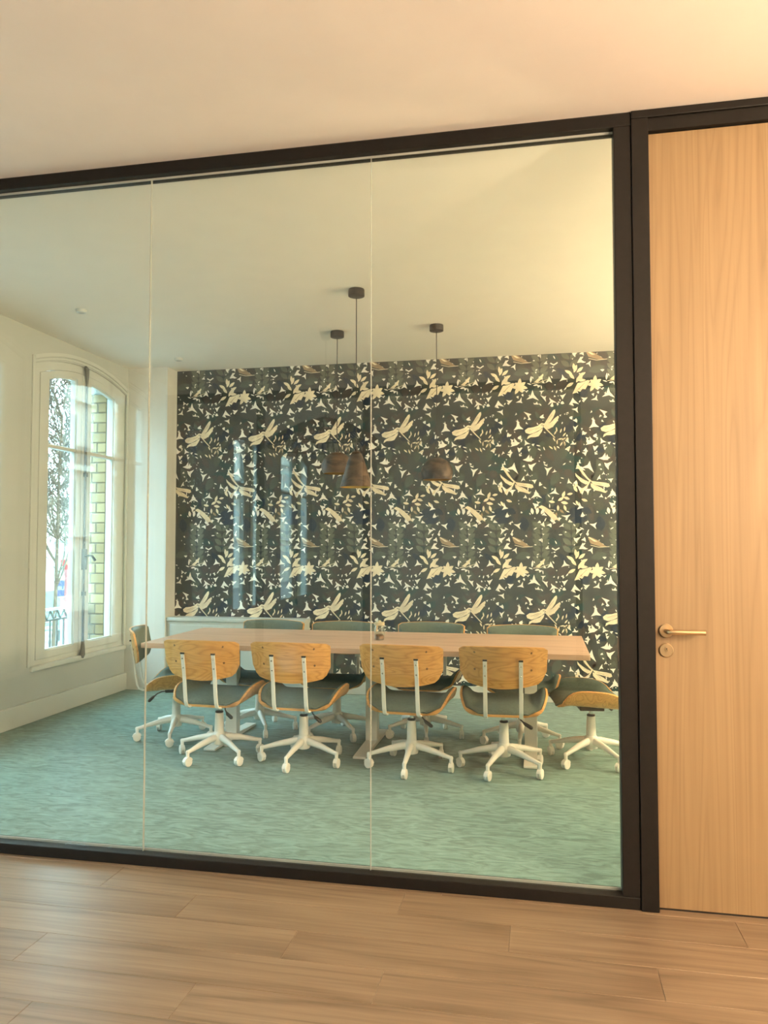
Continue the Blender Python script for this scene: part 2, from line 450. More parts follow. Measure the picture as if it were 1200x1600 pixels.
# --- windows ------------------------------------------------------
def brick_run(parent, y_face, sgn, x0, x1, z0, z1, joined=False):
    """Brick facing of an outer jamb: face at y_face, looking along sgn*y."""
    ch, bl, jt = 0.098, 0.150, 0.012
    k = 0; z = z0; J = MB()
    cache = {}
    while z < z1:
        h = min(ch, z1 - z) - jt
        if h > 0.02:
            cuts = [x0, x0 + (0.115 if k % 2 else 0.062), x1]
            for i in range(2):
                a, b = cuts[i] + jt / 2, cuts[i + 1] - jt / 2
                d = 0.012
                if joined:
                    J.box(a, b, min(y_face, y_face - sgn * d), max(y_face, y_face - sgn * d), z, z + h)
                else:
                    key = (round(b - a, 4), round(h, 4))
                    if key not in cache:
                        w2 = (b - a) / 2; e = 0.004
                        mb = MB(); back = [(-w2, 0, 0), (w2, 0, 0), (w2, 0, h), (-w2, 0, h)]
                        mid = [(px, sgn * 0.008, pz) for px, _, pz in back]
                        fr = [(-w2 + e, sgn * d, e), (w2 - e, sgn * d, e), (w2 - e, sgn * d, h - e), (-w2 + e, sgn * d, h - e)]
                        fs = [(0, 1, 5, 4), (1, 2, 6, 5), (2, 3, 7, 6), (3, 0, 4, 7), (4, 5, 9, 8), (5, 6, 10, 9), (6, 7, 11, 10), (7, 4, 8, 11), (8, 9, 10, 11)]
                        mb.add(back + mid + fr, fs); cache[key] = mb.mesh('brick', 'brick', smooth=False)
                    link('brick', cache[key], parent, ((a + b) / 2, y_face - sgn * d, z))
        z += ch; k += 1
    if joined:
        tag(J.build('brick_facing', 'brick', parent, smooth=False), kind='stuff')

def make_window(i, y0, y1, label, detail):
    w = empty('window_%d' % i); tag(w, label, 'window', kind='structure')
    c = (y0 + y1) / 2
    XA, XB = -4.055, -3.985            # depth of the frame
    # outer frame
    fo = outline(y0, y1, Z_SILL, Z_SPRING, Z_APEX)
    fi = outline(y0 + 0.075, y1 - 0.075, Z_SILL + 0.05, Z_SPRING - 0.055, Z_APEX - 0.065)
    MB().ring_x(fo, fi, XA, XB).build('window_frame', 'woodwork', w, smooth=False)
    # two casement leaves
    def sash(s):
        a, b = (y0 + 0.078, c - 0.002) if s < 0 else (c + 0.002, y1 - 0.078)
        ga, gb = a + 0.118, b - 0.105
        if s > 0: ga, gb = a + 0.105, b - 0.118
        top = lambda q, d: arch(q, y0 + 0.075, y1 - 0.075, Z_SPRING - 0.055, Z_APEX - 0.065) - d
        def ol(p, q, zb, d):
            pts = [(p, zb), (q, zb)]
            for t in range(NA + 1):
                v = q + (p - q) * t / NA; pts.append((v, top(v, d)))
            return pts
        lf = MB().ring_x(ol(a, b, Z_SILL + 0.053, 0.004), ol(ga, gb, Z_SILL + 0.112, 0.06), XA + 0.008, XB + 0.004).build('casement', 'woodwork', w, smooth=False)
        g = ol(ga - 0.008, gb + 0.008, Z_SILL + 0.105, 0.052)
        MB().prism_x(g, -4.024, -4.018).build('pane', 'wglass', lf, smooth=False)
        bevel(MB().box(XA + 0.016, XB - 0.002, ga - 0.002, gb + 0.002, 2.205, 2.237).build('glazing_bar', 'woodwork', lf, smooth=False), 0.006)
        # glazing bead
        MB().ring_x(ol(ga - 0.002, gb + 0.002, Z_SILL + 0.110, 0.058), ol(ga + 0.012, gb - 0.012, Z_SILL + 0.124, 0.072), -4.015, -3.995).build('glazing_bead', 'woodwork', lf, smooth=False)
        return lf
    sash(-1); sash(1)
    bevel(MB().box(XB + 0.004, XB + 0.02, c - 0.045, c + 0.03, Z_SILL + 0.06, Z_APEX - 0.085).build('cover_strip', 'woodwork', w, smooth=False), 0.006)
    # espagnolette bolt
    XE = XB + 0.034
    e = MB().tube([(XE, c - 0.012, Z_SILL + 0.03), (XE, c - 0.012, Z_APEX - 0.02)], 0.0095, 10).build('espagnolette_rod', 'iron', w)
    MB().tube([(XE - 0.005, c - 0.03, Z_SILL - 0.01), (XE, c - 0.022, Z_SILL + 0.02), (XE, c - 0.012, Z_SILL + 0.06), (XE, c - 0.012, Z_SILL + 0.14)], [0.022, 0.026, 0.018, 0.011], 10).build('bolt_foot', 'iron', e)
    MB().tube([(XE, c - 0.012, Z_APEX - 0.15), (XE, c - 0.012, Z_APEX - 0.06), (XE, c - 0.018, Z_APEX - 0.02), (XE + 0.004, c - 0.045, Z_APEX - 0.006)], [0.011, 0.018, 0.022, 0.013], 10).build('bolt_hook', 'iron', e)
    MB().box(XB + 0.02, XE + 0.014, c - 0.034, c + 0.010, 1.18, 1.36).build('lock_case', 'iron', e, smooth=False)
    MB().tube([(XE + 0.01, c - 0.012, 1.30), (XE + 0.035, c - 0.012, 1.305), (XE + 0.05, c + 0.03, 1.30), (XE + 0.05, c + 0.075, 1.262)], [0.008, 0.009, 0.010, 0.013], 10).build('handle', 'iron', e)
    for z in (0.95, 2.0):
        MB().box(XB + 0.018, XE + 0.013, c - 0.028, c + 0.004, z, z + 0.035).build('rod_guide', 'iron', e, smooth=False)
    # moulding bent over the arch, architrave down the sides
    pts = [(XW + 0.002, y0 - 0.035, 0.165)] + [(XW + 0.002, v, arch(v, y0 - 0.035, y1 + 0.0, Z_SPRING + 0.045, Z_APEX + 0.055)) for v in [y0 - 0.035 + (y1 - y0 + 0.035) * t / NA for t in range(NA + 1)]]
    MB().bar(pts[1:], 0.022, 0.030, (1, 0, 0)).build('arch_moulding', 'woodwork', w)
    pts2 = [(p[0], p[1], p[2] - 0.035) for p in pts[1:]]
    MB().bar(pts2, 0.014, 0.014, (1, 0, 0)).build('arch_bead', 'woodwork', w)
    for yv in (y0 - 0.035, y1 + 0.0):
        MB().box(XW - 0.002, XW + 0.013, yv - 0.015, yv + 0.015, Z_SILL + 0.013, Z_SPRING + 0.058).build('architrave', 'woodwork', w, smooth=False)
    # sill inside
    bevel(MB().box(XB - 0.01, XW + 0.028, y0 - 0.01, y1 + 0.005, Z_SILL - 0.03, Z_SILL + 0.012).build('window_sill', 'woodwork', w, smooth=False), 0.008)
    # outer reveal: white inner return, brick facing, stone sill
    ra, rb = y0 + 0.06, y1 - 0.06
    MB().box(-4.145, XA, rb, y1, Z_SILL, Z_SPRING - 0.01).build('reveal_return', 'woodwork', w, smooth=False)
    MB().box(-4.145, XA, y0, ra, Z_SILL, Z_SPRING - 0.01).build('reveal_return', 'woodwork', w, smooth=False)
    MB().box(XO + 0.002, -4.147, rb + 0.004, y1, Z_SILL, Z_SPRING - 0.01).build('mortar_bed', 'mortar', w, smooth=False)
    MB().box(XO + 0.002, -4.147, y0, ra - 0.004, Z_SILL, Z_SPRING - 0.01).build('mortar_bed', 'mortar', w, smooth=False)
    brick_run(w, rb - 0.004, -1, XO, -4.148, Z_SILL + 0.02, Z_SPRING + 0.02, joined=not detail)
    brick_run(w, ra + 0.004, 1, XO, -4.148, Z_SILL + 0.02, Z_SPRING + 0.02, joined=True)
    bevel(MB().box(XO - 0.06, XA, y0, y1, Z_SILL - 0.05, Z_SILL + 0.012).build('stone_sill', 'stone', w, smooth=False), 0.01)
    return w

wlab = ['tall arched white casement window looking on the street tree', 'arched casement window beside the left end of the partition',
        'arched window nearest the partition on the corridor side', 'wide arched corridor window mirrored in the glass',
        'arched window of the office mirrored in the wallpaper glass', 'farthest arched office window mirrored in the glass']
for i, (a, b) in enumerate(WINS): make_window(i + 1, a, b, wlab[i], i == 0)

# --- iron guard rail outside the window
rl = empty('window_guard', (-4.32, 3.04, Z_SILL)); tag(rl, 'grey iron guard rail with lattice top outside the arched window', 'railing')
hw = 0.60
bevel(MB().box(-0.016, 0.016, -hw, hw, 0.385, 0.41).build('top_rail', 'signwhite', rl, smooth=False), 0.004)
MB().box(-0.01, 0.01, -hw, hw, 0.295, 0.31).build('middle_rail', 'iron', rl, smooth=False)
MB().box(-0.012, 0.012, -hw, hw, 0.03, 0.05).build('bottom_rail', 'iron', rl, smooth=False)
nb = 12
bm_ = MB().tube([(0, 0, 0.05), (0, 0, 0.10), (0, 0, 0.14), (0, 0, 0.295)], [0.009, 0.012, 0.009, 0.008], 8).mesh('baluster', 'iron')
z1 = MB().bar([(0, -0.05, 0.31), (0, 0, 0.385)], 0.012, 0.010, (1, 0, 0)).mesh('lattice_bar', 'iron')
z2 = MB().bar([(0, 0, 0.385), (0, 0.05, 0.31)], 0.012, 0.010, (1, 0, 0)).mesh('lattice_bar', 'iron')
for i in range(nb):
    yb = -hw + 0.05 + i * (2 * hw - 0.1) / (nb - 1)
    link('baluster', bm_, rl, (0, yb, 0)); link('lattice_bar', z1, rl, (0, yb, 0)); link('lattice_bar', z2, rl, (0, yb, 0))
for s in (-1, 1): MB().box(-0.012, 0.012, s * hw - 0.012, s * hw + 0.012, 0.012, 0.41).build('end_post', 'iron', rl, smooth=False)

# --- glazed partition ---------------------------------------------
gp = empty('wall_glazed', (0, 0.045, 0)); tag(gp, 'black framed glass partition between corridor and meeting room', 'glass partition', kind='structure')
bevel(MB().box(XW, 0.3655, -0.045, 0.045, 3.073, 3.1255).build('top_rail', 'black', gp, smooth=False), 0.003)
MB().box(XW, 0.3655, -0.04, 0.04, 3.126, H).build('shadow_gap', 'dark', gp, smooth=False)
bevel(MB().box(XW, 0.3655, -0.045, 0.045, 0.0, 0.047).build('bottom_rail', 'black', gp, smooth=False), 0.003)
bevel(MB().box(0.299, 0.3655, -0.045, 0.045, 0.0475, 3.0725).build('end_post', 'black', gp, smooth=False), 0.003)
bevel(MB().box(XW, XW + 0.05, -0.045, 0.045, 0.0475, 3.0725).build('end_post', 'black', gp, smooth=False), 0.003)
MB().box(XW + 0.05, 0.299, -0.012, -0.0065, 3.064, 3.0725).build('glazing_gasket', 'gasket', gp, smooth=False)
MB().box(XW + 0.05, 0.299, 0.0065, 0.012, 0.0475, 0.057).build('glazing_gasket', 'gasket', gp, smooth=False)
jx = [XW + 0.052, -3.790, -2.762, -1.734, -0.704, 0.298]
for i in range(5):
    MB().box(jx[i] + 0.0013, jx[i + 1] - 0.0013, -0.006, 0.006, 0.048, 3.072).build('glass_pane', 'glass', gp, smooth=False)
    if i: MB().box(jx[i] - 0.00125, jx[i] + 0.00125, -0.0062, 0.0062, 0.048, 3.072).build('joint_strip', 'gasket', gp, smooth=False)

# --- door in its black frame
dr = empty('door_1', (0.922, 0.022, 0)); tag(dr, 'tall light larch wood door beside the glass partition', 'door', kind='structure')
leaf = bevel(MB().box(-0.487, 0.49, 0.0, 0.045, 0.008, 3.040).build('door_leaf', 'door', dr, smooth=False), 0.0015)
bevel(MB().box(-0.5555, -0.490, -0.030, 0.07, 0.0, 3.095).build('door_jamb', 'black', dr, smooth=False), 0.003)
bevel(MB().box(0.494, 0.556, -0.030, 0.07, 0.0, 3.095).build('door_jamb', 'black', dr, smooth=False), 0.003)
bevel(MB().box(-0.5555, 0.556, -0.030, 0.07, 3.0955, 3.1275).build('door_head', 'black', dr, smooth=False), 0.003)
MB().box(-0.4895, 0.4935, -0.020, 0.07, 3.044, 3.095).build('door_stop', 'black', dr, smooth=False)
MB().box(-0.487, 0.49, 0.004, 0.04, 0.0005, 0.007).build('door_seal', 'dark', dr, smooth=False)
# lever handle: rose, neck, lever (front is -y)
hx = 0.474 - 0.922
def disc_y(r, y0, y1, prof=None, n=28):
    mb = MB(); e = min(0.002, abs(y1 - y0) / 3)
    ring = lambda rr, yy: [(rr * math.cos(2 * math.pi * k / n), yy, rr * math.sin(2 * math.pi * k / n)) for k in range(n)]
    return mb.rings([ring(r, y0), ring(r, y1 + e), ring(r - e, y1)])
hd = disc_y(0.0265, 0.0, -0.009).build('handle_rose', 'brass', leaf, (hx, 0, 1.066))
MB().tube([(hx, -0.008, 1.066), (hx, -0.040, 1.066), (hx + 0.004, -0.051, 1.066), (hx + 0.014, -0.056, 1.066), (hx + 0.030, -0.056, 1.066), (hx + 0.134, -0.056, 1.066)], 0.0092, 14).build('handle_lever', 'brass', leaf)
disc_y(0.0265, 0.0, -0.008).build('lock_rose', 'brass', leaf, (hx, 0, 0.991))
disc_y(0.0085, -0.008, -0.0105, n=18).build('lock_cylinder', 'brass', leaf, (hx, 0, 0.996))
MB().box(-0.004, 0.004, -0.0105, -0.008, -0.017, 0.0).build('lock_cylinder_web', 'brass', leaf, (hx, 0, 0.993), smooth=False)
disc_y(0.0028, -0.0105, -0.011, n=12).build('keyhole', 'dark', leaf, (hx, 0, 0.997))

# --- second black framed glass partition behind the camera (seen mirrored)
g2 = empty('wall_glazed_rear'); tag(g2, 'second black framed glass partition behind the camera, mirrored in the first', 'glass partition', kind='structure')
MB().box(XW, XR, YP2 - 0.045, YP2 + 0.045, 2.93, 3.02).build('top_rail', 'black', g2, smooth=False)
MB().box(XW, XR, YP2 - 0.045, YP2 + 0.045, 3.02, H).build('upper_panel', 'wall', g2, smooth=False)
MB().box(XW, XR, YP2 - 0.045, YP2 + 0.045, 0.001, 0.07).build('bottom_rail', 'black', g2, smooth=False)
px = [XW + 0.03, -2.9, -1.75, 0.36, 1.5, XR - 0.03]
for i, x in enumerate(px):
    MB().box(x - 0.03, x + 0.03, YP2 - 0.045, YP2 + 0.045, 0.07, 2.93).build('post', 'black', g2, smooth=False)
    if i: MB().box(px[i - 1] + 0.03, x - 0.03, YP2 - 0.005, YP2 + 0.005, 0.07, 2.93).build('glass_pane', 'wglass', g2, smooth=False)

# ================================================================== WALLPAPER
U = 0.00130           # metres for one unit of the motif drawing
TW, TH = 0.665, 1.675
CRE, WHI, GRN, GRL, DK1, DK2, DK3, DK4, TAN, BG = range(10)
def papermat(name, col, var=0.18, sc_=9):
    return plain(name, col, 0.75, noise=var, nscale=sc_, spec=0.25)
PMATS = [papermat('paper_cream', (0.86, 0.76, 0.59)), papermat('paper_white', (0.93, 0.91, 0.87), 0.03), papermat('paper_sage', (0.080, 0.100, 0.092)),
         papermat('paper_pale_sage', (0.125, 0.145, 0.122)), papermat('paper_dark_teal', (0.032, 0.066, 0.070)), papermat('paper_brown_grey', (0.072, 0.064, 0.064)),
         papermat('paper_ink_blue', (0.022, 0.036, 0.062)), papermat('paper_olive', (0.062, 0.072, 0.064)), papermat('paper_tan', (0.36, 0.27, 0.18)),
         papermat('paper_ground', (0.050, 0.060, 0.064), 0.3, 4)]
frnd = random.Random(21)
SH = []               # motif: (points in metres, dx right and dz up from the dragonfly), material, layer
_l = [0]
def motif(pts, mat, base):
    _l[0] += 1; SH.append(([(a * U, -b * U) for a, b in pts], mat, base + (_l[0] % 24)))
def leaf2(cx, cy, ln, wd, ang, mat, base=30):
    c, s = math.cos(R(ang)), math.sin(R(ang)); pts = []
    for t, w in ((0, 0.06), (0.18, 0.62), (0.4, 1.0), (0.62, 0.92), (0.82, 0.55), (1, 0.0)): pts.append((t * ln, w * wd / 2))
    for t, w in ((0.82, 0.55), (0.62, 0.92), (0.4, 1.0), (0.18, 0.62), (0, 0.06)): pts.append((t * ln, -w * wd / 2))
    motif([(cx + a * c - b * s, cy + a * s + b * c) for a, b in pts], mat, base)
def fleck(cx, cy, r, ang, k=0.32, mat=WHI, sq=1.0):
    pts = []
    for i in range(3):
        q = r * frnd.uniform(0.62, 1.35) if k < 0.7 else r
        a = R(ang + 120 * i + (frnd.uniform(-22, 22) if k < 0.7 else 0)); pts.append((cx + q * math.cos(a), cy + q * sq * math.sin(a)))
        a = R(ang + 120 * i + 60); pts.append((cx + r * k * math.cos(a), cy + r * k * sq * math.sin(a)))
    motif(pts, mat, 60)
def stroke(pts, w0, w1, mat, base=85):
    L_, R_ = [], []
    for i, p in enumerate(pts):
        q0, q1 = pts[max(i - 1, 0)], pts[min(i + 1, len(pts) - 1)]
        d = math.hypot(q1[0] - q0[0], q1[1] - q0[1]) or 1; nx, ny = -(q1[1] - q0[1]) / d, (q1[0] - q0[0]) / d
        w = (w0 + (w1 - w0) * i / (len(pts) - 1)) / 2
        L_.append((p[0] + nx * w, p[1] + ny * w)); R_.append((p[0] - nx * w, p[1] - ny * w))
    motif(L_ + R_[::-1], mat, base)
rnd = random.Random(7)
# dark leaf ground
for i in range(120):
    leaf2(rnd.uniform(-258, 258), rnd.uniform(0, 1288), rnd.uniform(60, 150), rnd.uniform(34, 70), rnd.uniform(0, 360), rnd.choice([DK1, DK2, DK3, DK4, DK4, DK2, GRN]), 2)
for (cx, y0, y1, st) in ((-25, 690, 1010, 40), (178, 700, 900, 52)):   # climbing stems with paired leaves
    q = y0
    while q < y1:
        leaf2(cx, q + 30, 74, 36, -38, GRL, 30); leaf2(cx, q + 30, 74, 36, -142, GRL, 30); q += st
    stroke([(cx, y0), (cx + 3, (y0 + y1) / 2), (cx, y1 + 30)], 3, 3, DK3, 56)
for (cx, cy, ln, wd, an) in ((-25, 1090, 90, 90, -90), (-70, 1130, 70, 70, 0), (-90, 120, 120, 60, 80), (100, 330, 110, 60, 120), (-160, 250, 100, 50, 60), (20, 470, 110, 60, 70), (140, 150, 100, 55, 100), (-60, 330, 90, 50, 100)):
    leaf2(cx, cy, ln, wd, an, GRN, 30)
# dragonfly seen from above, wings raised to the right
motif([(0, 2), (-32, 2), (-70, 14), (-108, 18), (-130, 34), (-124, 52), (-96, 62), (-62, 52), (-20, 30)], CRE, 90)
motif([(-6, 22), (-40, 46), (-78, 60), (-108, 76), (-116, 98), (-92, 84), (-58, 84), (-36, 78), (-12, 44)], CRE, 90)
motif([(-2, 0), (24, -40), (46, -76), (66, -102), (78, -106), (80, -88), (66, -52), (40, -12), (14, 14)], CRE, 90)
motif([(10, 14), (44, -14), (76, -46), (98, -62), (104, -52), (88, -18), (62, 14), (34, 30), (16, 28)], CRE, 90)
stroke([(0, 8), (30, 44), (76, 92)], 11, 5, CRE, 110); stroke([(-34, 4), (-14, -8), (4, -4)], 10, 12, CRE, 110)
for a in ((-100, 40), (-60, 34), (58, -70), (70, -30)): stroke([a, (a[0] * 0.45, a[1] * 0.45)], 2, 2, TAN, 115)
# blossom spray under it
for (x, yv, an) in ((70, 70, -60), (90, 50, -100), (110, 60, -70), (128, 84, -50), (138, 50, -80), (120, 110, -30), (78, 118, -120), (90, 140, -90), (110, 150, -60), (150, 120, -70), (144, 150, -100), (60, 170, -140), (80, 180, -110), (150, 172, -20), (96, 104, -10)):
    leaf2(x, yv, 34, 10, an, CRE, 80)
for (x, yv) in ((96, 100), (142, 130), (88, 150), (136, 96)): stroke([(x, yv), (x - 6, yv + 40)], 3, 2, TAN, 80)
# second dragonfly, lower left, wings to the right
bx, by = -205, 400
def sh(p): return [(a + bx, b + by) for a, b in p]
motif(sh([(-4, -4), (-36, -34), (-62, -72), (-86, -108), (-74, -112), (-48, -78), (-20, -36), (4, -8)]), CRE, 90)
motif(sh([(-8, 2), (-50, -20), (-84, -46), (-98, -62), (-94, -40), (-62, 0), (-28, 20), (-6, 14)]), CRE, 90)
motif(sh([(4, -6), (44, 2), (96, 8), (126, 16), (132, 34), (116, 42), (70, 30), (20, 20)]), CRE, 90)
motif(sh([(4, 10), (30, 22), (76, 44), (112, 74), (100, 80), (66, 68), (30, 60), (6, 34)]), CRE, 90)
stroke(sh([(4, -12), (-16, 26), (-54, 54)]), 12, 6, CRE, 110)
for (a, b) in ((-60, -60), (-56, -16), (80, 22), (60, 48)): stroke(sh([(a, b), (a * 0.4, b * 0.4)]), 2, 2, TAN, 115)
# honeysuckle cluster beside it
for (x, yv, ln, an, m_) in ((-300, 440, 46, -80, CRE), (-290, 470, 50, -120, CRE), (-270, 480, 44, -60, CRE), (-320, 480, 40, 170, CRE), (-262, 520, 44, 20, CRE), (-300, 530, 40, 60, CRE), (-340, 520, 46, 200, CRE),
                         (-390, 510, 50, -70, CRE), (-420, 530, 46, -30, CRE), (-400, 540, 50, 10, CRE), (-440, 540, 44, 190, CRE), (-420, 560, 40, 90, CRE), (-380, 560, 44, 70, CRE), (-410, 590, 40, 40, TAN), (-430, 610, 38, 100, TAN)):
    leaf2(x, yv, ln, ln * 0.42, an, m_, 80)
# moth on its side
motif([(-20, 586), (-40, 570), (-20, 560), (6, 572), (40, 596), (76, 630), (104, 672), (80, 660), (64, 668), (36, 640), (8, 612)], CRE, 90)
stroke([(-70, 578), (-30, 578), (10, 590), (60, 592)], 3, 3, CRE, 110); leaf2(-52, 622, 46, 22, -80, WHI, 90); leaf2(-80, 622, 46, 22, -100, WHI, 90); leaf2(-24, 622, 44, 20, -60, WHI, 90)
# grasshopper wing
motif([(290, 790), (310, 782), (350, 800), (390, 830), (412, 846), (380, 848), (340, 836), (306, 824)], TAN, 90); motif([(288, 782), (300, 780), (352, 812), (330, 812)], CRE, 95)
stroke([(306, 836), (360, 850), (430, 846)], 4, 4, CRE, 110)
# small fly on the leaves
motif([(-64, 985), (-30, 958), (-4, 930), (2, 936), (-12, 966), (-40, 990)], CRE, 90); stroke([(-80, 996), (-30, 990), (40, 966)], 4, 3, CRE, 110); leaf2(-88, 990, 50, 14, -84, WHI, 85); leaf2(-70, 1010, 34, 12, -10, WHI, 85)
# cream bloom and ragged leaf
for (x, yv, an) in ((208, 930, -70), (214, 920, -100), (226, 930, -40), (236, 960, -30), (196, 940, -150), (230, 985, 0), (210, 975, -130), (222, 1000, -60), (244, 990, -70), (204, 1000, 150)):
    leaf2(x, yv, 58, 22, an, CRE, 80)
motif([(196, 1078), (214, 1040), (232, 1004), (262, 1000), (300, 986), (316, 990), (300, 1020), (284, 1050), (262, 1046), (248, 1066), (234, 1060), (220, 1072)], CRE, 90)
for i, ln_ in enumerate((60, 48, 62, 50, 40, 58, 52)): leaf2(346, 1012, ln_, 26, 15 + i * 52, CRE, 88)
fleck(346, 1010, 17, -90, 0.8, DK3)
for a in ((222, 1062, 280, 1004), (240, 1050, 262, 1020), (236, 1040, 256, 1056)): stroke([a[:2], a[2:]], 2, 2, TAN, 115)
# white chips between the leaves
for (x, yv, r_, an) in ((130, -195, 26, 200), (200, -160, 34, 30), (220, -100, 24, 80), (55, -165, 26, 10), (-105, -75, 27, 100), (-235, -170, 26, 90), (-160, -170, 24, 60), (-75, -205, 38, 20), (5, -190, 24, -40),
                      (-175, 10, 38, 30), (-190, 125, 38, 10), (-120, 125, 25, 0), (-110, 240, 38, 40), (-90, 290, 36, 90), (25, 315, 30, -40), (-210, 295, 38, 50), (-280, 300, 30, 20), (-235, 205, 22, -30), (-260, 460, 40, 90),
                      (-220, 460, 30, -40), (-55, 485, 34, 20), (70, 470, 28, 170), (-345, 400, 22, 10), (-300, 30, 22, 90), (-245, 65, 24, 0), (135, -320, 28, 30), (40, -315, 30, -80), (70, -380, 14, 0),
                      (-60, 560, 30, -30), (240, 575, 26, 30), (150, 640, 26, 90), (225, 735, 26, 100), (120, 700, 18, 40), (210, 800, 30, 90), (330, 700, 26, 80), (250, 850, 34, 30), (310, 870, 22, 60)):
    fleck(x, yv, r_ * 1.12, an)
for i in range(150):
    fleck(rnd.uniform(-258, 258), rnd.uniform(0, 1288), rnd.choice([5, 6, 8, 10, 13, 15, 18, 20]), rnd.uniform(0, 360), rnd.uniform(0.3, 0.6))
for i in range(55):
    x, yv, an = rnd.uniform(-258, 258), rnd.uniform(0, 1288), rnd.uniform(0, 360)
    leaf2(x, yv, rnd.uniform(16, 34), 8, an, WHI, 62)
stroke([(48, -432), (72, -418), (98, -434)], 9, 9, WHI)

def clip(poly, axis, lim, keep_less):
    out = []; n = len(poly)
    inside = lambda p: (p[axis] <= lim) == keep_less
    for i in range(n):
        a, b = poly[i], poly[(i + 1) % n]
        if inside(a): out.append(a)
        if inside(a) != inside(b):
            t = (lim - a[axis]) / (b[axis] - a[axis]); out.append((a[0] + (b[0] - a[0]) * t, a[1] + (b[1] - a[1]) * t))
    return out
ZD = 2.482            # height of the upper dragonfly
def strip_mesh(xmin, xmax):
    """One drop of wallpaper, local x from the dragonfly column, local z = world z."""
    mb = MB()
    mb.add([(xmin, 0, 0.0), (xmax, 0, 0.0), (xmax, 0, H - 0.001), (xmin, 0, H - 0.001)], [(0, 1, 2, 3)], BG)
    for rep in (1, 0, -1):
        for pts, m, lay in SH:
            q = [(a, ZD + rep * TH + b) for a, b in pts]
            for ax, lim, less in ((1, 0.01, False), (1, H - 0.002, True), (0, -10 if xmin < -TW / 2 + 1e-6 and xmin > -TW / 2 - 1e-6 else xmin, False), (0, xmax if xmax < TW / 2 - 1e-6 else 10, True)):
                if len(q) >= 3: q = clip(q, ax, lim, less)
            if len(q) >= 3:
                mb.add([(a, -0.00003 * lay - 0.0002, b) for a, b in q], [tuple(range(len(q)))], m)
    return mb.mesh('wallpaper_strip', PMATS, smooth=False)
full = strip_mesh(-TW / 2, TW / 2)
x0p = -3.548
for k in range(-6, 6):
    cx = 0.036 + TW * k; a, b = cx - TW / 2, cx + TW / 2
    if b < x0p or a > XR: continue
    me = full if a > x0p + 0.15 and b < XR - 0.15 else strip_mesh(max(a, x0p + (0.0 if a < x0p else 0)) - cx if a < x0p + 0.15 else -TW / 2, (min(b, XR) - cx))
    link('wallpaper_strip', me, wb_, (cx, YB - 0.0008, 0))

# ================================================================== TABLE
TX0, TX1, TY0, TY1, TZ = -2.64, 0.285, 1.65, 2.64, 0.74
tcx, tcy = (TX0 + TX1) / 2, (TY0 + TY1) / 2
tb = empty('meeting_table', (tcx, tcy, 0)); tag(tb, 'long oak topped meeting table on three white column legs', 'table')
bevel(MB().box(TX0 - tcx, TX1 - tcx, TY0 - tcy, TY1 - tcy, TZ - 0.034, TZ).build('tabletop', 'tabletop', tb, smooth=False), 0.0025)
MB().box(-1.25, 1.25, 0.02, 0.06, TZ - 0.075, TZ - 0.0345).build('cross_beam', 'white', tb, smooth=False)
MB().box(-1.25, 1.25, 0.14, 0.18, TZ - 0.075, TZ - 0.0345).build('cross_beam', 'white', tb, smooth=False)
for lx in (-2.215, -1.172, -0.075):
    lg = bevel(MB().box(-0.042, 0.042, 0.045, 0.115, 0.031, TZ - 0.078).build('column_leg', 'white', tb, (lx - tcx, 0, 0), smooth=False), 0.004)
    v = [(-0.042, -0.33, 0.003), (0.042, -0.33, 0.003), (0.042, 0.45, 0.003), (-0.042, 0.45, 0.003),
         (-0.042, -0.33, 0.018), (0.042, -0.33, 0.018), (0.042, 0.03, 0.031), (-0.042, 0.03, 0.031), (0.042, 0.13, 0.031), (-0.042, 0.13, 0.031), (0.042, 0.45, 0.018), (-0.042, 0.45, 0.018)]
    f = [(0, 3, 2, 1), (0, 1, 5, 4), (4, 5, 6, 7), (7, 6, 8, 9), (9, 8, 10, 11), (11, 10, 2, 3), (1, 2, 10, 8, 6, 5), (0, 4, 7, 9, 11, 3)]
    bevel(MB().add(v, f).build('foot', 'white', lg, smooth=False), 0.003)
    MB().box(-0.035, 0.035, -0.30, 0.36, TZ - 0.078, TZ - 0.0345).build('support_bracket', 'white', lg, smooth=False)

